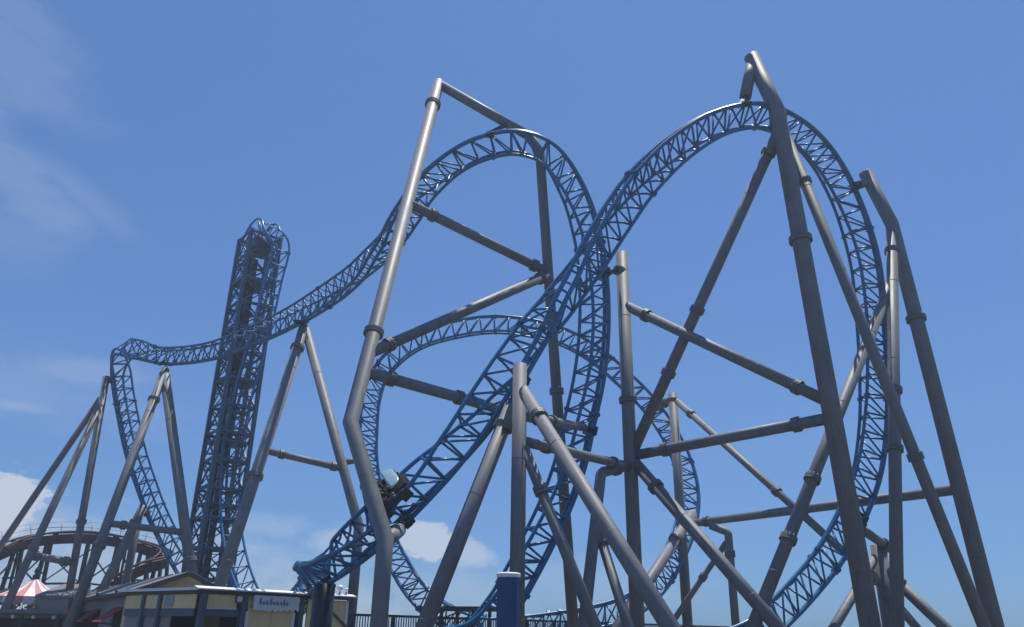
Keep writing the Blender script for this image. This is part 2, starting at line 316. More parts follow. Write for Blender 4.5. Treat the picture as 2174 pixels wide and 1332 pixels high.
for i in range(nl + 1):
    z = .6 + i * dz
    for k in range(4):
        a, b = cors[k], cors[(k + 1) % 4]
        q = MB(); q.bar(tw(*a, z), tw(*b, z), .13, .16); q.build('girt', 'tower', tr)
        if i < nl:
            z2 = z + dz; c, d = (a, b) if (i + k) % 2 else (b, a)
            q = MB(); q.bar(tw(*c, z), tw(*d, z2), .1, .1); q.build('diagonal_brace', 'tower', tr)
            q = MB(); q.bar(tw(*d, z) * 1, tw(*c, z2), .09, .07); q.build('diagonal_brace', 'tower', tr)
    for s_ in (-1, 1):                       # brackets out to the two tracks
        if i > 0 and i < nl:
            k = min(range(len(T0.p)), key=lambda n_: (abs(T0.p[n_].z - z) + (50 if (T0.p[n_] - TC).dot(hh) * s_ < 0 else 0)))
            for e in (-1, 1):
                q = MB(); q.bar(tw(s_ * cs, e * cs * .9, z), T0.pt(k, e * CH * (1 if s_ > 0 else -1), HD), .12, .14); q.build('track_bracket', 'tower', tr)
for z in (5.2, 9.4, 13.8, 18.3, 22.5, 26.4):
    q = MB(); q.box(tw(0, 0, z), hh * 1.25, gg * 1.25, UP * .05); q.build('platform', 'tower', tr)
    for a, b in ((-1.25, -1.25), (-1.25, 1.25), (1.25, -1.25), (1.25, 1.25)): one_tube('handrail_post', tw(a, b, z), tw(a, b, z + 1.1), .03, 'tower', tr)
    for a, b, c, d in ((-1.25, -1.25, 1.25, -1.25), (-1.25, 1.25, 1.25, 1.25), (-1.25, -1.25, -1.25, 1.25)): one_tube('handrail', tw(a, b, z + 1.1), tw(c, d, z + 1.1), .03, 'tower', tr)
for b in (-.5, .5):                          # lift chain guide channels and caged ladder inside
    q = MB(); q.bar(tw(-1.3, b * .6, .3), tw(-1.3, b * .6, ZT - 2), .2, .12, hh); q.build('chain_guide', 'tower', tr)
for e in (-.25, .25):
    q = MB(); q.bar(tw(.5, .8 + e, .2), tw(.5, .8 + e, ZT - 2.4), .06, .06, hh); q.build('ladder_rail', 'galv', tr)
for i in range(80): q = MB(); q.bar(tw(.5, .55, .5 + i * .33), tw(.5, 1.05, .5 + i * .33), .03, .03); q.build('ladder_rung', 'galv', tr)
for e in (-.42, .1):
    q = MB(); q.bar(tw(-.3, e, .2), tw(-.3, e, ZT - 2.2), .2, .14, hh); q.build('counterweight_guide', 'darksteel', tr)
q = MB(); q.box(tw(-.3, -.16, 21.5), hh * .2, gg * .2, UP * 2.2); q.build('counterweight', 'darksteel', tr)
q = MB(); q.box(tw(.1, 0, ZT - 1.3), hh * 1.0, gg * .75, UP * .45); q.build('chain_drive_housing', 'tower', tr)
q = MB(); q.box(tw(0, 0, .12), hh * 2.6, gg * 1.9, UP * .12); q.build('footing', 'concrete', tr)

# ------------------------------------------------------------------ tubular supports
def resolve(n): return n if isinstance(n, V) else (onp(TU[n[0]], n[1], n[2])[0] if isinstance(n[0], str) else at(*n))
def onp(path, px, py):                       # the point of a tube that lies at this picture position
    best = None
    for i in range(len(path) - 1):
        for k in range(201):
            p = path[i].lerp(path[i + 1], k / 200); x, y = proj(p); d = (x - px) ** 2 + (y - py) ** 2
            if best is None or d < best[0]: best = (d, p, (path[i + 1] - path[i]).normalized())
    return best[1], best[2]
def ground(P):                               # run the last straight on down to the deck
    a, b = P[-2], P[-1]; t = (b - a)
    return P[:-1] + [a + t * (a.z / (a.z - b.z))]
def drop(P): return P + [V((P[-1].x, P[-1].y, 0))]
def flange(p, t, r, parent, mt='flange', k=1.36):
    q = MB(); th = .055
    for e in (-1, 1): q.lathe(p + t * (e * th * 1.15), [(r * .9, -th), (r * k, -th), (r * k, th), (r * .9, th)], 20, t, smooth=False)
    x = t.orthogonal().normalized(); y = t.cross(x); nb = 12
    for j in range(nb):
        a = 2 * math.pi * j / nb; c = p + (x * math.cos(a) + y * math.sin(a)) * r * 1.2; q.tube([c - t * (th * 2.15 + .05), c + t * (th * 2.15 + .05)], .028, 6)
    return q.build('flange', mt, parent)
def elbow(P, r):                              # swept elbows where a pipe turns sharply
    o = [P[0]]
    for i in range(1, len(P) - 1):
        a, b, c = P[i - 1], P[i], P[i + 1]; t1, t2 = (b - a).normalized(), (c - b).normalized(); an = t1.angle(t2)
        if an < .7: o.append(b); continue
        ln = min(r * 1.3 * math.tan(an / 2), (b - a).length * .4, (c - b).length * .4); p0, p2 = b - t1 * ln, b + t2 * ln
        for k in range(8): f = k / 7; o.append(p0 * (1 - f) ** 2 + b * (2 * f * (1 - f)) + p2 * f * f)
    return o + [P[-1]]
TU = {}
def support(label, parts, group='grey tubular coaster supports', mt='grey'):
    paths = []
    for p in parts:
        P = [resolve(n) for n in p['n']]
        if p.get('drop'): P = drop(P)
        if p.get('leg'): P = ground(P)
        paths.append(P)
        if 'id' in p: TU[p['id']] = P
    base = min((P[-1] for P in paths), key=lambda v: v.z)
    root = thing('coaster_support', label, 'coaster support', (base.x, base.y, 0), group)
    for p, P in zip(parts, paths):
        q = MB(); q.tube(P if 'r' in p else elbow(P, p['d'] / 2), p.get('r', p['d'] / 2), 20); 
        for a_, b_ in zip(P[:-1], P[1:]):     # weld seams between pipe lengths
            ln = (b_ - a_).length; d_ = (b_ - a_).normalized(); r_ = p['d'] / 2
            if 'r' not in p:
                for j in range(1, int(ln / 4.3) + 1): q.lathe(a_ + d_ * (j * 4.3 - .8), [(r_ * .99, -.025), (r_ + .006, -.012), (r_ + .006, .012), (r_ * .99, .025)], 20, d_)
        t = q.build(p['k'], p.get('m', mt), root)
        for fx, fy in p.get('f', []):
            c, d = onp(P, fx, fy); flange(c, d, p['d'] / 2, t)
        if P[-1].z < .05:
            e = P[-1]; q = MB(); q.lathe((e.x, e.y, 0), [(0, .38), (p['d'] * .95, .38), (p['d'] * 1.05, .3), (p['d'] * 1.05, 0)], 20, smooth=False); q.build('footing', 'concrete', root)
        if 'b' in p:                          # clamp plates that hold the track
            path, k = p['b']; q = MB()
            q.box(path.pt(k, 0, HD - .06), path.t[k] * .2, path.s[k] * .42, path.u[k] * .05); q.box(path.pt(k, 0, HD + .03), path.t[k] * .06, path.s[k] * .5, path.u[k] * .1)
            e = min((P[i].lerp(P[i + 1], j / 60) for i in range(len(P) - 1) for j in range(61)), key=lambda v: (v - path.pt(k, 0, HD)).length); q.bar(path.pt(k, 0, HD - .04), e, .22, .22); q.build('track_bracket', 'darkblue', root)
    return root
def hold(path, px, py): return (path, path.near(px, py))
def D(kind, nodes, d, f=(), **k): return dict(k=kind, n=nodes, d=d, f=list(f), **k)

# main frame of the big arch
support('grey hooked support topping the big arch, its thickest leg leaning right', [
    D('leg', [(1595, 120, 30.2), (1650, 235, 30), (1848, 1332, 29)], .72, [(1701, 510)], leg=1, id='A1'),
    D('arm', [(1582, 208, 30.3), (1597, 130, 30.2)], .56, b=hold(T1, 1582, 245)),
    D('leg', [(1658, 262, 30.3), (2092, 1338, 31)], .46, [(1706, 385), (1937, 974)], leg=1, id='A3')])
# column to the right of the tall loop
support('grey straight column holding the tall loop, beams fanning out to the hooked support', [
    D('column', [(1320, 538, 35.2)], .62, [(1335, 850)], drop=1, id='P'),
    D('arm', [(1308, 574, 34.9), (1326, 576, 35.2)], .5, b=hold(T2, 1264, 580)),
    D('cross_beam', [(1325, 648, 35.2), ('A1', 1762, 857)], .47, [(1372, 668), (1690, 825)]),
    D('cross_beam', [(1348, 967, 35.2), ('A1', 1762, 886)], .46, [(1412, 952), (1690, 897)]),
    D('strut', [('A1', 1640, 275), (1345, 955, 35.2)], .5, [(1619, 318), (1470, 655), (1412, 790)]),
    D('leg', [(1350, 985, 35.1), (1658, 1340, 30.5)], .52, [(1390, 1036)], leg=1)])
# bent A-frame at the far right
support('grey bent A-frame with a crooked top arm outside the arch, farthest right', [
    D('leg', [(1836, 366, 34.4), (1893, 475, 34.6), (2113, 1332, 33)], .66, [(1946, 675)], leg=1, id='R2'),
    D('arm', [(1822, 394, 34.3), (1845, 384, 34.4)], .45, b=hold(T1, 1790, 405)),
    D('leg', [(1893, 478, 34.6), (1905, 1332, 32.4)], .52, [(1895, 535), (1899, 830), (1903, 955)], leg=1, id='R1'),
    D('leg', [(1892, 600, 34.4), (1596, 1338, 31)], .5, [(1738, 1022), (1668, 1140)], leg=1)])
support('low grey elbow support under the back loop, its long beam reaching the bent A-frame', [
    D('leg', [(1508, 1116, 44), (1546, 1131, 43.6), (1563, 1340, 43)], .42, [(1549, 1176)], leg=1, id='E1'),
    D('cross_beam', [(1466, 1112, 46.5), ('R2', 2030, 1042)], .44, [(1500, 1110), (1705, 1084)], b=hold(T3, 1458, 1112)),
    D('leg', [(1470, 1092, 47.5), (1368, 1248, 43)], .6, [(1421, 1136)], leg=1),
    D('strut', [(1542, 1152, 43.6), (1430, 1318, 46)], .32, [(1487, 1222)], leg=1)])
support('slim grey post with a long thin slanting brace holding the back loop', [
    D('column', [(1428, 836, 47.6)], .58, [(1430, 850)], drop=1, id='P2'),
    D('arm', [(1398, 866, 49.4), (1428, 846, 47.6)], .42, [(1412, 856)], b=hold(T3, 1385, 868)),
    D('strut', [(1430, 846, 47.6), (1862, 1236, 37)], .4, [(1465, 880), (1650, 1044)])])
support('short grey trestle under the foot of the arch, behind its thickest leg', [
    D('column', [(1864, 1158, 38)], .72, drop=1),
    D('arm', [(1826, 1122, 36.4), (1894, 1168, 38.2)], .42, [(1876, 1158)], b=hold(T1, 1806, 1098)),
    D('leg', [(1860, 1182, 38), (1766, 1340, 36)], .42, leg=1),
    D('leg', [(1872, 1204, 38), (2014, 1340, 36.5)], .5, [(1906, 1240)], leg=1),
    D('leg', [(1832, 1198, 38), (1952, 1340, 37)], .38, leg=1)])
# goalpost frame over the tall loop
support('grey goalpost frame straddling the tall loop with a kinked leg beside the car', [
    D('leg', [(931, 176, 33.8), (744, 897, 28.4), (818, 1146, 25.2)], .6, [(929, 226), (797, 708)], drop=1, id='D1', r=[.3, .29, .265, .265]),
    D('top_beam', [(926, 176, 33.8), (1126, 291, 33.6)], .5, id='DT', b=hold(T2, 1050, 306)),
    D('leg', [(1120, 287, 33.6), (1146, 322, 34.2), (1217, 1332, 36)], .5, [(1203, 832)], leg=1, id='D2'),
    D('arm', [(848, 1126, 27.6), (822, 1148, 25.3)], .46, b=hold(T1, 838, 1088))])
support('three grey cross beams tying the kinked leg to the goalpost rear column', [
    D('cross_beam', [('D1', 888, 438), ('D2', 1188, 577)], .46, [(920, 455), (1140, 552)]),
    D('cross_beam', [('D1', 800, 757), ('D2', 1180, 583)], .46, [(832, 744), (1150, 598)]),
    D('cross_beam', [('D1', 792, 795), ('D2', 1205, 902)], .46, [(830, 806), (976, 842)])])
# column under the climb
support('grey column under the climbing track with legs splayed on three sides', [
    D('column', [(1104, 774, 27)], .52, drop=1, id='C1', b=hold(T1, 1090, 790)),
    D('leg', [(1109, 828, 27), (1428, 1340, 20)], .46, [(1147, 882)], leg=1),
    D('leg', [(1086, 862, 27.2), (897, 1340, 26.3)], .54, [(1066, 904)], leg=1),
    D('leg', [(1112, 950, 27), (1268, 1340, 26.5)], .38, [(1148, 1040)], leg=1),
    D('cross_beam', [(1106, 936, 27), ('P', 1345, 993)], .38, [(1160, 952), (1302, 984)]),
    D('cross_beam', [(1240, 908, 34), (1106, 882, 27)], .36, [(1172, 894)], b=hold(T2, 1234, 906))])
support('grey elbow support bolted to the straight column, leaning left', [
    D('leg', [('P', 1342, 985), (1276, 1004, 33.5), (1238, 1340, 31)], .46, [(1308, 995)], leg=1, id='EL'),
    D('leg', [(1268, 1120, 32.8), (1337, 1340, 31)], .4, [(1279, 1150)], leg=1)])
# A-frames of the swoop
support('grey A-frame with a short tie beam under the middle of the swooping track', [
    D('leg', [(646, 694, 48.1), (460, 1262, 42)], .66, [(634, 740), (545, 1012)], leg=1, id='L1a', b=hold(T2, 640, 666)),
    D('leg', [(649, 700, 48.1), (762, 1118, 46.2)], .58, drop=1, id='L1b'),
    D('cross_beam', [('L1a', 577, 962), ('L1b', 722, 998)], .4, [(598, 967), (708, 994)]),
    D('arm', [(778, 974, 48.6), ('L1b', 724, 982)], .4, b=hold(T3, 783, 975))])
support('grey A-frame under the swooping track between the hairpin and the lift tower', [
    D('leg', [(351, 784, 52.8), (172, 1262, 49)], .58, [(329, 850), (211, 1160)], leg=1, id='L2a', b=hold(T2, 355, 757)),
    D('leg', [(350, 796, 52.8), (412, 1262, 52)], .68, [(405, 1190)], leg=1, id='L2b'),
    D('cross_beam', [('L2a', 228, 1112), ('L2b', 394, 1132)], .42, [(262, 1117)])])
support('slender grey three-legged support outside the hairpin', [
    D('leg', [(226, 800, 56.6), (146, 1262, 56)], .5, [(166, 1108)], leg=1, id='L3a', b=hold(T2, 256, 806)),
    D('leg', [(217, 852, 56.6), (12, 1290, 53)], .5, [(70, 1165)], leg=1, id='L3b'),
    D('leg', [(214, 846, 56.6), (-26, 1200, 60)], .46, leg=1),
    D('cross_beam', [('L3b', 66, 1178), ('L3a', 158, 1195)], .48, [(76, 1180), (140, 1192)])])
support('low dark grey support with a peaked top under the steep drop to the station', [
    D('leg', [(306, 1074, 57.8), (286, 1112, 57.6), (212, 1264, 56)], .6, [(287, 1110)], leg=1, b=hold(T2, 328, 1085)),
    D('leg', [(294, 1098, 57.7), (262, 1264, 59)], .55, leg=1)])
# columns at the low end of the climb
def column_thing(label, top, r, mt, capmt=None, n=16, name='steel_column'):
    o = thing(name, label, 'column', (top.x, top.y, 0)); q = MB(); q.tube([(top.x, top.y, 0), top], r, n); q.sm = [n > 10 and x for x in q.sm]; q.build('shaft', mt, o)
    if capmt:
        q = MB(); q.lathe((top.x, top.y, top.z - .02), [(r, 0), (r * 1.05, .02), (r * 1.05, .1), (r * .9, .13), (0, .13)], n, smooth=False); q.build('cap', capmt, o)
    return o
c1 = column_thing('thick dark navy column under the low end of the climbing track beside the kiosk', at(690, 1240, 30.6), .4, 'darkblue')
k = T1.near(690, 1208); q = MB(); q.bar(at(690, 1243, 30.6), T1.pt(k, 0, HD - .02), .5, .5); q.build('saddle', 'darkblue', c1)
column_thing('bright blue column with a pale flat cap in front of the grey column', at(1080, 1225, 23), .325, 'postblue', 'trim', 8)

# ------------------------------------------------------------------ coaster car with riders
kc = T1.near(851, 1073)
ct, cu_, cs_ = T1.t[kc], T1.u[kc], T1.s[kc]; co = T1.pt(kc, 0, HU)
car = thing('coaster_car', 'coaster car with a pale blue nose climbing the track behind the kinked leg', 'coaster car', co)
def cp(t, s, u): return co + ct * t * .86 + cs_ * s * .95 + cu_ * u * .84
q = MB(); q.box(cp(-.05, 0, .03), ct * .85, cs_ * .42, cu_ * .06); q.build('chassis', 'darksteel', car)
for sgn in (-1, 1): q = MB(); q.box(cp(-.15, sgn * .8, .16), ct * .55, cs_ * .04, cu_ * .14); q.build('side_panel', 'carbody', car)
q = MB(); q.box(cp(-.76, 0, .25), ct * .05, cs_ * .76, cu_ * .2); q.build('rear_panel', 'carbody', car)
q = MB(); rings = 9; nn = 20; vs = []
for i in range(rings):
    a = math.pi / 2 * i / (rings - 1); ex = max(.02, math.cos(a)); fwd = math.sin(a)
    for j in range(nn):
        b = 2 * math.pi * j / nn; vs.append(cp(.26 + fwd * .5, .74 * ex ** .5 * math.cos(b), .66 + .11 * ex ** .6 * math.sin(b) - .1 * fwd))
fs = [[i * nn + j, i * nn + (j + 1) % nn, (i + 1) * nn + (j + 1) % nn, (i + 1) * nn + j] for i in range(rings - 1) for j in range(nn)]
fs.append([j for j in range(nn)][::-1]); q.add(vs, fs, True); cw = q.build('nose_cowl', 'cowl', car)
q = MB(); q.box(cp(.62, 0, .2), ct * .16, cs_ * .5, cu_ * .05); q.build('bumper', 'black', car)
for t in (-.62, .5):
    for sgn in (-1, 1):
        wc = cp(t, sgn * G, .11)
        q = MB(); q.lathe(wc, [(0, -.05), (.11, -.05), (.11, .05), (0, .05)], 14, cs_, smooth=False); q.build('wheel', 'black', car)
        q = MB(); q.box(cp(t, sgn * (G + .13), .02), ct * .2, cs_ * .05, cu_ * .2); q.build('wheel_bogie', 'darksteel', car)
seats = []
for t in (-.2,):
    for s_ in (-.42, .42):
        q = MB(); q.box(cp(t, s_, .13), ct * .26, cs_ * .24, cu_ * .06); q.box(cp(t - .3, s_, .5), ct * .07, cs_ * .25, cu_ * .42); q.build('seat', 'seat', car)
        q = MB(); q.tube([cp(t - .26, s_ - .2, 0.9), cp(t - .02, s_ - .18, 0.88), cp(t + .12, s_ - .14, .6), cp(t + .16, s_ - .12, .38), cp(t + .16, s_ + .12, .38), cp(t + .12, s_ + .14, .6), cp(t - .02, s_ + .18, 0.88), cp(t - .26, s_ + .2, 0.9)], .05, 8); q.build('shoulder_restraint', 'black', car)
        seats.append((t, s_))
def make_rider(shirt):
    """seated figure: x across, y ahead, z up, hips at the origin; one skin grown over a skeleton"""
    vs = []; es = []; rad = []
    def a(p, r, par=None):
        vs.append(p); rad.append(r); i = len(vs) - 1
        if par is not None: es.append((par, i))
        return i
    pel = a((0, 0, .1), .15); wa = a((0, -.03, .28), .125, pel); chs = a((0, -.03, .48), .145, wa); nk = a((0, -.02, .6), .055, chs); hd = a((0, 0, .7), .085, nk); hd2 = a((0, .0, .8), .09, hd); a((0, -.005, .87), .05, hd2); a((0, .1, .72), .016, hd)
    for e in (-1, 1):
        a((e * .088, 0, .75), .02, hd2)
        sh = a((e * .17, -.03, .54), .06, chs); el = a((e * .24, .08, .34), .045, sh); wr = a((e * .14, .24, .42), .032, el); pa = a((e * .12, .3, .45), .036, wr)
        for j, (dx, ln) in enumerate(((-.03, .06), (-.01, .07), (.01, .068), (.028, .05))):
            f1 = a((e * (.12 + dx), .3 + ln * .6, .47), .01, pa); a((e * (.12 + dx), .3 + ln * .7, .445), .009, f1)
        th = a((e * .085, .3, .43), .011, pa); a((e * .08, .33, .42), .01, th)
        hp = a((e * .1, .04, .06), .095, pel); kn = a((e * .13, .44, .1), .065, hp); an = a((e * .13, .52, -.3), .042, kn); a((e * .13, .66, -.36), .04, an)
    me = bpy.data.meshes.new('rider'); me.from_pydata(vs, es, []); o = bpy.data.objects.new('person_proto', me); COL.objects.link(o)
    md = o.modifiers.new('skin', 'SKIN'); md.use_smooth_shade = True
    for i, r in enumerate(rad): me.skin_vertices[0].data[i].radius = (r, r)
    me.skin_vertices[0].data[0].use_root = True
    sb = o.modifiers.new('sub', 'SUBSURF'); sb.levels = 1; sb.render_levels = 1
    dg = bpy.context.evaluated_depsgraph_get(); nm = bpy.data.meshes.new_from_object(o.evaluated_get(dg)); bpy.data.objects.remove(o)
    nm.name = 'person'; nm.materials.clear()
    for x in ('skin', shirt, 'shorts', 'hair'): nm.materials.append(M[x])
    for p in nm.polygons:
        c = p.center; i = 0
        if c.z > .77 or (c.z > .66 and c.y < -.03): i = 3
        elif c.z > .2 and c.z < .6 and abs(c.x) < .2 and c.y < .1: i = 1
        elif c.z <= .2 and c.z > -.02 and c.y < .38: i = 2
        p.material_index = i; p.use_smooth = True
    return nm
rm = [make_rider('shirt_a'), make_rider('shirt_b')]
rl = ['person in a white shirt strapped into the coaster car', 'person in a red shirt strapped into the coaster car']
for i, (t, s_) in enumerate(seats):
    o = bpy.data.objects.new('person', rm[i % 2]); COL.objects.link(o)
    mw = Matrix(((cs_.x, ct.x, cu_.x, 0), (cs_.y, ct.y, cu_.y, 0), (cs_.z, ct.z, cu_.z, 0), (0, 0, 0, 1))); mw = mw @ Matrix.Scale(.88, 4); mw.translation = cp(t - .08, s_, .07); o.matrix_world = mw
    o['label'] = rl[i]; o['category'] = 'person'; o['group'] = 'riders in the coaster car'

# ------------------------------------------------------------------ kiosk in front, long booth building behind it
KC = at(424, 1246, 36); KE = at(751, 1265, 43); zt = KC.z
d1 = V((KE.x - KC.x, KE.y - KC.y, 0)); KL = d1.length; d1.normalize(); d2 = V((-d1.y, d1.x, 0)); KD = 6.5      # along the front, away along the side
def kp(a, b, z): return V((KC.x, KC.y, 0)) + d1 * a + d2 * b + UP * z
def front(px, py):                           # picture position on the kiosk's front plane
    d = ray(px, py); s_ = (V((KC.x, KC.y, 0)) - CAMP).dot(d2) / d.dot(d2); p = CAMP + d * s_; return (p - V((KC.x, KC.y, 0))).dot(d1), p.z
def side(px, py):
    d = ray(px, py); s_ = (V((KC.x, KC.y, 0)) - CAMP).dot(d1) / d.dot(d1); p = CAMP + d * s_; return (p - V((KC.x, KC.y, 0))).dot(d2), p.z
ks = thing('kiosk', 'flat-roofed snack kiosk with cream yellow panels, slate posts and white fascia', 'kiosk', kp(0, 0, 0))
def kbox(name, a0, a1, b0, b1, z0, z1, mt):
    q = MB(); q.box(kp((a0 + a1) / 2, (b0 + b1) / 2, (z0 + z1) / 2), d1 * ((a1 - a0) / 2), d2 * ((b1 - b0) / 2), UP * ((z1 - z0) / 2)); return q.build(name, mt, ks)
kbox('roof', .05, KL - .05, .1, KD, zt - .16, zt - .06, 'roof')
q = MB(); P_ = [kp(a, b, z) for a in (-.2, KL) for b, z in ((.1, zt + .05), (-.24, zt - .05), (-.24, zt - .1), (.1, zt - .1))]
q.add(P_, [(0, 1, 5, 4), (1, 2, 6, 5), (2, 3, 7, 6), (3, 0, 4, 7), (0, 3, 2, 1), (4, 5, 6, 7)]); q.build('fascia', 'trim', ks); kbox('soffit_beam', -.02, KL, -.03, .06, zt - .25, zt - .115, 'eave')
kbox('side_fascia', -.12, .02, .025, KD + .1, zt - .13, zt - .01, 'trim'); kbox('soffit_beam', -.04, .06, .065, KD, zt - .27, zt - .135, 'eave')
fx = lambda px, py=1290: front(px, py)[0]
for px in (431, 517, 640, 747):
    a = fx(px); kbox('post', a - .13, a + .13, -.06, .2, 0, zt - .26, 'frame')
a = side(300, 1300)[0]
for b in (a, 3.1): kbox('post', -.05, .2, b - .1, b + .12, 0, zt - .28, 'frame')
z0 = front(470, 1292)[1]
kbox('frieze_panel', fx(440), fx(503), .05, .12, z0 + .03, zt - .28, 'yellow'); kbox('trim_strip', fx(438), fx(503), .02, .13, z0 - .03, z0 + .02, 'trim')
z1 = side(350, 1293)[1]
for b0, b1 in ((.25, 2.95), (3.25, KD - .3)):
    kbox('frieze_panel', .06, .12, b0, b1, z1 + .02, zt - .29, 'yellow')
    kbox('lintel', .03, .13, b0, b1, z1 - .3, z1 + .01, 'frame')
o = kbox('notice_board', .02, .055, 2.0, 2.75, z1 + .08, zt - .33, 'galv')
kbox('lintel', fx(440), fx(510), .04, .14, z0 - .34, z0 - .04, 'frame')
kbox('counter', fx(440), fx(510), -.15, .3, 0, 1.05, 'trim'); kbox('side_wall', .07, .13, .25, KD - .3, 0, 1.1, 'wall')
kbox('shutter', .14, .2, 2.2, KD - .3, 1.1, z1 - .3, 'wall')
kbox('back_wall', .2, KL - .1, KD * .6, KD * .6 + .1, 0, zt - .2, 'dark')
# menu sign, lower panel below the name board, end bay with brace
a0, za = front(499, 1281); a1, zb = front(513, 1264); kbox('menu_frame', a0, a1 + .35, -.02, .045, za, zb, 'brown'); kbox('menu_sheet', a0 + .07, a1 + .3, -.03, -.022, za + .07, zb - .06, 'signwhite')
zz = front(575, 1300)[1]
kbox('wall_panel', fx(528), fx(628), .06, .13, 1.25, zt - .27, 'yellow'); kbox('trim_strip', fx(524), fx(530), .02, .14, 1.2, zz, 'trim'); kbox('trim_strip', fx(623), fx(629), .02, .14, 1.2, zz, 'trim'); kbox('sill', fx(522), fx(630), -.02, .16, 1.1, 1.19, 'trim')
kbox('wall_panel', fx(655), fx(742), .08, .15, .9, zt - .27, 'yellow'); kbox('trim_strip', fx(735), fx(741), .03, .07, .9, zt - .27, 'trim')
a0, za = front(688, 1283); a1, zb = front(738, 1335); q = MB(); q.bar(kp(a0, 0, za), kp(a1, 0, zb), .08, .1); q.build('brace', 'eave', ks)
# name board: white, ragged lower edge, small blue lettering too blurred to read
sg = thing('name_board', 'white name board with a ragged lower edge and small blue lettering on the kiosk', 'sign', kp(fx(532), -.1, zz))
A0, A1_ = fx(534), fx(631); zt2 = zt - .22; n = 26; q = MB(); vs = []; fs = []
for i in range(n + 1):
    a = A0 + (A1_ - A0) * i / n; lo = front(532 + (631 - 532) * i / n, 1300)[1] + .05 + .055 * math.sin(i * 1.9) * (1 if i > 7 else .3) + .02 * random.uniform(-1, 1) + (.05 if i < 7 else 0); hi = zt2 - .02 * random.random()
    for b in (-.14, -.09): vs += [kp(a, b, lo), kp(a, b, hi)]
for i in range(n):
    o_ = i * 4; fs += [(o_, o_ + 4, o_ + 5, o_ + 1), (o_ + 2, o_ + 3, o_ + 7, o_ + 6), (o_ + 1, o_ + 5, o_ + 7, o_ + 3), (o_, o_ + 2, o_ + 6, o_ + 4)]
fs += [(0, 1, 3, 2), (n * 4, n * 4 + 2, n * 4 + 3, n * 4 + 1)]; q.add(vs, fs); q.build('board', 'signwhite', sg)
q = MB(); am = A0 + .28; zc = zt2 - .33            # slanted brush script, as blurred strokes
for i, (wd, hg) in enumerate(((.15, .3), (.13, .12), (.2, .16), (.16, .28), (.13, .12), (.2, .15), (.16, .13), (.13, .26), (.16, .12))):
    P_ = [kp(am + wd * (f + .25 * g), -.15, zc + hg * g - .07) for f, g in ((0, 0), (.15, .7), (.4, 1), (.45, .3), (.6, 0), (.85, .35), (1.0, .2))]
    q.tube(P_, [.012, .024, .02, .028, .02, .016, .012], 5); am += wd * 1.18
q.build('lettering', 'signblue', sg)
for b in (A0 - .02, A1_ + .02):
    for zq in (zt2 - .18, zt2 - .5):
        q = MB(); q.tube([kp(b, -.11, zq), kp(b, .06, zq)], .05, 8); q.build('bracket', 'galv', sg)
gl = ['white globe lamp on the kiosk roof left of the navy column', 'white globe lamp on the kiosk roof right of the navy column', 'small white globe lamp near the end of the kiosk roof']
for (px, py, r), lb in zip(((646, 1252, .13), (690 + 32, 1252, .16), (735, 1258, .1)), gl):
    a, z = front(px, py); c = kp(a, 0, z + .0); g = thing('globe_lamp', lb, 'lamp', kp(a, 0, zt), 'lamps on the kiosk roof')
    q = MB(); q.lathe(kp(a, 0, zt + .16 + r), [(r * math.sin(math.pi * i / 10), -r * math.cos(math.pi * i / 10)) for i in range(11)], 16); q.build('globe', 'globe', g); q = MB(); q.tube([kp(a, 0, zt), kp(a, 0, zt + .2)], .035, 8); q.build('stem', 'darksteel', g)
# gabled booth building
P0 = at(399, 1214, 40.5); E0 = at(268, 1268, 41.5); R0_ = at(476, 1254, 40.2)
lo, hi = 42, 110
for _ in range(40):
    mid = (lo + hi) / 2
    if at(112, 1269, mid).z < P0.z: lo = mid
    else: hi = mid
P1 = at(112, 1269, lo); rd = P1 - P0; RL = rd.length; rd.normalize()
bb = thing('booth_building', 'long gabled booth building with grey sheet roof and cream gable behind the kiosk', 'building', V((P0.x, P0.y, 0)))
E0.z = zt - .02; R0_.z = zt - .05
def slab(name, a, b, c, d, th, mt, par):
    q = MB(); n = (b - a).cross(d - a).normalized()
    if n.z < 0: n = -n
    q.add([a, b, c, d, a - n * th, b - n * th, c - n * th, d - n * th], [(0, 1, 2, 3), (7, 6, 5, 4), (0, 4, 5, 1), (1, 5, 6, 2), (2, 6, 7, 3), (3, 7, 4, 0)]); return q.build(name, mt, par)
ov = -rd * .55
rf = slab('roof', P0 + ov, P1, E0 + rd * RL, E0 + ov, .1, 'roof', bb); slab('roof', P0 + ov + UP * .004, R0_ + ov, R0_ + rd * RL, P1 + UP * .004, .1, 'roof', bb)
for a, b in ((P0, E0), (P0, R0_)):           # barge boards
    q = MB(); q.bar(a + ov * 1.04 - UP * .1, b + ov * 1.04 - UP * .1, .06, .2); q.build('barge_board', 'eave', bb)
q = MB(); q.bar(E0 + ov - UP * .12, E0 + rd * RL - UP * .12, .12, .2); q.build('eave_board', 'eave', bb)
q = MB(); iv = rd * .12; q.add([E0 + iv - UP * .15, R0_ + iv - UP * .15, P0 + iv - UP * .13, V((E0.x, E0.y, 0)) + iv, V((R0_.x, R0_.y, 0)) + iv], [(0, 1, 2), (0, 3, 4, 1)]); q.build('gable_wall', 'yellow', bb)
inn = (R0_ - E0); inn.z = 0; inn.normalize()
wa, wb = E0 + inn * .7 + rd * .2, E0 + inn * .7 + rd * RL; wa.z = wb.z = 0
q = MB(); q.box((wa + wb) / 2 + UP * (zt - .2) / 2, (wb - wa) / 2, inn * .08, UP * ((zt - .2) / 2)); q.build('side_wall', 'wall', bb)
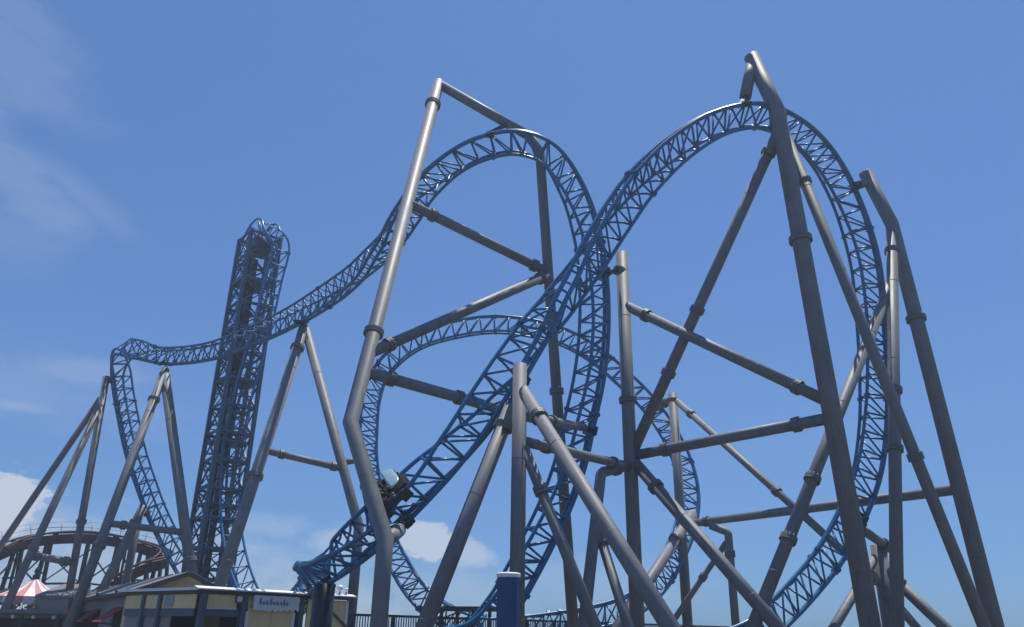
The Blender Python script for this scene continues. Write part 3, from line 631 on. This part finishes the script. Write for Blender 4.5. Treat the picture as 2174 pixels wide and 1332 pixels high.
wr1, wr2 = R0_ + rd * .2, R0_ + rd * RL; wr1.z = wr2.z = 0; q = MB(); q.box((wr1 + wr2) / 2 - inn * .6 + UP * (zt - .2) / 2, (wr2 - wr1) / 2, inn * .08, UP * ((zt - .2) / 2)); q.build('side_wall', 'wall', bb)
nr = 9
for i in range(nr):                          # roof seams and lamps, doors, awnings along the side
    t = (i + .5) / nr; a = P0.lerp(P1, t) + UP * .02; b = E0.lerp(E0 + rd * RL, t) + UP * .02; q = MB(); q.bar(a, b, .06, .05); q.build('roof_seam', 'roof', bb)
    q = MB(); q.tube([E0 + rd * (RL * t) + UP * .0, E0 + rd * (RL * t) + UP * .14], .07, 8); q.build('eave_light', 'darksteel', bb)
for i, t in enumerate((.07, .2, .34, .5)):
    c = wa.lerp(wb, t) - inn * .1; z = 2.55; L_ = 1.5
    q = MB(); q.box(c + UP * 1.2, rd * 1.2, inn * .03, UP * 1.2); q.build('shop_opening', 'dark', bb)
    o1, o2 = c - rd * L_, c + rd * L_
    aw = slab('awning', o1 + UP * z, o2 + UP * z, o2 - inn * 1.3 + UP * (z - .75), o1 - inn * 1.3 + UP * (z - .75), .04, 'awning', bb)
    for e in (o1, o2): q = MB(); q.tube([e + UP * (z - .9), e - inn * 1.28 + UP * (z - .78)], .025, 6); q.build('awning_arm', 'darksteel', aw)

# ------------------------------------------------------------------ railing along the ride edge
RP = [at(748, 1303, 31.5), at(1280, 1311, 44), at(1610, 1320, 60)]; zr = RP[0].z
RP = [V((p.x, p.y, 0)) for p in RP]; PLZ = zr - 1.12
bme = None
for si, lb in ((0, 'dark steel railing of upright bars running from the kiosk past the loop'), (1, 'dark steel railing of upright bars continuing behind the straight column')):
    A, B = RP[si], RP[si + 1]; dv = (B - A); ln = dv.length; dv.normalize()
    if si == 1: A = A + dv * .15; ln -= .15
    rg = thing('railing', lb, 'railing', A); sdv = V((-dv.y, dv.x, 0))
    q = MB(); q.box(A + dv * ln / 2 + UP * PLZ / 2, dv * ln / 2, sdv * .15, UP * PLZ / 2); q.build('base_wall', 'concrete', rg)
    for z, hh_ in ((zr - .04, .09), (PLZ + .14, .06)):
        q = MB(); q.bar(A + UP * z, A + dv * ln + UP * z, .08, hh_); q.build('rail', 'darksteel', rg)
    npst = int(ln / 1.9)
    for i in range(npst + 1):
        p = A + dv * (ln * i / npst); q = MB(); q.bar(p + UP * (PLZ - .02), p + UP * (zr - .01), .1, .1, dv); q.build('post', 'darksteel', rg)
    me = None
    nb = min(230, int(ln / .13))
    for i in range(1, nb):
        p = A + dv * (ln * i / nb)
        if me is None:
            q = MB(); q.bar(p + UP * (PLZ + .12), p + UP * (zr - .06), .032, .032, dv); o = q.build('baluster', 'darksteel', rg); me = o.data; p0 = p
        else:
            o = bpy.data.objects.new('baluster', me); COL.objects.link(o); o.parent = rg; o.location = p - p0

# ------------------------------------------------------------------ dark red coaster and fair stalls at the far left
RT = Path([((-70, 1196, 60), UP), ((-20, 1178, 62), UP), ((50, 1150, 64.5), UP), ((120, 1139, 66.5), UP), ((200, 1139, 68), UP), ((270, 1150, 68.5), UP), ((325, 1166, 67.8), UP), ((352, 1180, 66), (.1, .2, 1)), ((338, 1192, 64.4), (0, .3, 1)), ((300, 1204, 63.6), UP), ((255, 1228, 63), UP), ((205, 1262, 62.4), UP), ((150, 1300, 62), UP)], .5)
rc = thing('coaster_track', 'dark red steel coaster track with white handrails behind the hairpin', 'coaster track', (RT.p[0].x, RT.p[0].y, 0))
n = len(RT.p)
for sgn in (-1, 1):
    q = MB(); q.tube([RT.pt(k, sgn * .5, .3) for k in range(n)], .09, 8); q.build('rail', 'redsteel', rc)
q = MB()
for k in range(n - 1): q.bar(RT.pt(k, 0, -.25), RT.pt(k + 1, 0, -.25) + RT.t[k] * .03, .7, .75, RT.u[k])
q.build('box_girder', 'redsteel', rc)
for k in range(0, n, 3):
    q = MB(); q.bar(RT.pt(k, -.62, .2), RT.pt(k, .62, .2), .12, .14); q.build('cross_tie', 'redsteel', rc)
hn = int(n * .62)
for k in range(0, hn, 4): one_tube('handrail_post', RT.pt(k, -.75, .2), RT.pt(k, -.75, 1.2), .03, 'whitesteel', rc)
for u_ in (1.2, .75):
    q = MB(); q.tube([RT.pt(k, -.75, u_) for k in range(hn)], .03, 6); q.build('handrail', 'whitesteel', rc)
for k in [int(n * f) for f in (.08, .17, .27, .37, .47, .56, .66, .75, .84, .92)]:
    p = RT.p[k] - UP * .5
    for sgn in (-1, 1):
        q = MB(); b = RT.pt(k, sgn * .4, -.5); e = V((b.x, b.y, 0)) + RT.s[k] * sgn * .8; q.bar(b, e, .24, .24); q.build('column', 'darksteel', rc)
    if p.z > 3.5:
        for z in (p.z * .35, p.z * .7):
            q = MB(); q.bar(RT.pt(k, -.7, 0) * 1 + UP * (z - RT.p[k].z), RT.pt(k, .7, 0) + UP * (z - RT.p[k].z), .12, .14); q.build('cross_beam', 'darksteel', rc)
for f in [i / 26 for i in range(1, 17, 3)]:
    k = int(n * f); b = RT.pt(k, .55, -.6); h_ = b.z
    q = MB(); q.bar(V((b.x, b.y, 0)), b, .16, .16); q.build('trestle_post', 'darksteel', rc)
    k2 = int(n * (f + 3 / 26)); b2 = RT.pt(k2, .55, -.6)
    for z1_, z2_ in ((.25, .62), (.9, .55), (.6, .2), (.62, .95)):
        q = MB(); q.bar(V((b.x, b.y, h_ * z1_)), V((b2.x, b2.y, b2.z * z2_)), .1, .1); q.build('trestle_brace', 'redsteel', rc)
    q = MB(); q.bar(V((b.x, b.y, h_ * .6)), V((b2.x, b2.y, b2.z * .6)), .9, .14); q.build('walkway', 'darksteel', rc)
tp = at(76, 1226, 61); tb = V((tp.x, tp.y, 0)); tn = thing('striped_tent', 'pointed red and white striped tent top with a dark finial', 'tent', tb)
re = 2.35; ze = at(76, 1268, 61).z; ng = 20; vs = [tp]
for j in range(ng):
    a = 2 * math.pi * j / ng; vs.append(tb + V((math.cos(a) * re * .42, math.sin(a) * re * .42, ze + (tp.z - ze) * .46)))
for j in range(ng):
    a = 2 * math.pi * j / ng; vs.append(tb + V((math.cos(a) * re, math.sin(a) * re, ze)))
for j in range(ng):
    q = MB(); j2 = (j + 1) % ng; a, b, c, d, e = vs[0], vs[1 + j], vs[1 + j2], vs[1 + ng + j2], vs[1 + ng + j]; dn = UP * -.45
    q.add([a, b, c, d, e, d + dn, e + dn, (d + e) / 2 + dn * 1.35], [(0, 1, 2), (1, 4, 3, 2), (4, 6, 7, 5, 3)]); q.build('gore', 'tentred' if j % 2 else 'tentwhite', tn)
q = MB(); q.lathe(tp - UP * .1, [(.2, 0), (.24, .2), (.1, .35), (.2, .5), (.14, .7), (.03, .85), (0, 1.3)], 12); q.build('finial', 'darkblue', tn)
for j in range(0, ng, 4):
    a = 2 * math.pi * j / ng; x, y = tb.x + math.cos(a) * re * .96, tb.y + math.sin(a) * re * .96; q = MB(); q.tube([(x, y, 0), (x, y, ze)], .07, 8); q.build('pole', 'whitesteel', tn)
# small grey-roofed hut
hp_ = at(140, 1238, 56); hb = V((hp_.x, hp_.y, 0)); ht = thing('stall_hut', 'small hut with a plain grey shed roof beside the striped tent', 'hut', hb); zb = at(140, 1266, 56).z
q = MB(); q.add([hb + V((-1.1, -1.4, zb)), hb + V((1.3, -1.4, zb)), hb + V((1.15, 1.2, hp_.z)), hb + V((-.75, 1.2, hp_.z)), hb + V((-1.1, -1.4, zb - .15)), hb + V((1.3, -1.4, zb - .15)), hb + V((1.15, 1.2, zb - .15)), hb + V((-.75, 1.2, zb - .15))],
    [(0, 1, 2, 3), (0, 4, 5, 1), (1, 5, 6, 2), (2, 6, 7, 3), (3, 7, 4, 0), (7, 6, 5, 4)]); q.build('roof', 'roof', ht)
q = MB(); q.abox(hb.x - .9, hb.x + 1.1, hb.y - 1.2, hb.y + 1.1, 0, zb - .16); q.build('wall', 'wall', ht); q = MB(); q.abox(hb.x - .5, hb.x + .6, hb.y - 1.23, hb.y - 1.19, 1.0, 2.1); q.build('hatch', 'dark', ht)
# low stall at the left edge
sp = at(10, 1293, 50); sb_ = thing('market_stall', 'low dark stall with a grey canopy and round lamps at the left edge', 'stall', V((sp.x, sp.y, 0)))
sx = sp.x; q = MB(); q.abox(sx - 6, sx + 3.6, sp.y, sp.y + 4, sp.z - .22, sp.z); q.build('canopy', 'roof', sb_)
q = MB(); q.abox(sx - 5.8, sx + 3.4, sp.y + 1.2, sp.y + 3.8, 0, sp.z - .23); q.build('wall', 'wall', sb_); q = MB(); q.abox(sx - 5.5, sx + 3.0, sp.y + 1.15, sp.y + 1.19, .9, sp.z - .5); q.build('hatch', 'dark', sb_)
for i in range(5):
    x = sx - 5.6 + i * 2.2; q = MB(); q.abox(x, x + .12, sp.y + .1, sp.y + .22, 0, sp.z - .22); q.build('post', 'darksteel', sb_)
for i in range(7):
    x = sx - 4.6 + i * 1.25; q = MB(); q.lathe((x, sp.y + .35, sp.z - .42), [(.13 * math.sin(math.pi * t / 8), -.13 * math.cos(math.pi * t / 8)) for t in range(9)], 12); g = q.build('globe', 'globe', sb_)
    q = MB(); q.tube([(x, sp.y + .35, sp.z - .3), (x, sp.y + .35, sp.z - .2)], .02, 6); q.build('lamp_stem', 'darksteel', sb_)
# service catwalk behind the loops' feet
ca, cb = at(905, 1290, 40), at(1075, 1296, 38.5); ca.z = cb.z = 2.62; cd = (cb - ca).normalized(); cx = V((-cd.y, cd.x, 0))
cw_ = thing('service_platform', 'low dark service platform on braced posts behind the blue capped column', 'platform', V((ca.x, ca.y, 0)))
q = MB(); q.box((ca + cb) / 2, (cb - ca) / 2, cx * .6, UP * .1); q.build('deck', 'darksteel', cw_)
q = MB(); q.bar(ca - UP * .42, cb - UP * .42, .08, .1); q.build('cross_beam', 'darksteel', cw_)
for i in range(6):
    p = ca.lerp(cb, i / 5); q = MB(); q.bar(V((p.x, p.y, 0)), p, .13, .13, cd); q.build('post', 'darksteel', cw_)
    if i < 5:
        p2 = ca.lerp(cb, (i + 1) / 5); q = MB(); q.bar(p - UP * (.42 if i % 2 else 1.7), p2 - UP * (1.7 if i % 2 else .42), .07, .07); q.build('brace', 'darksteel', cw_)
# sea haze
q = MB(); q.abox(-110, 110, -40, 130, -6.5, 36); hz = q.build('haze', 'haze'); hz['kind'] = 'stuff'
for o in bpy.data.objects:
    if '_o' in o: del o['_o']
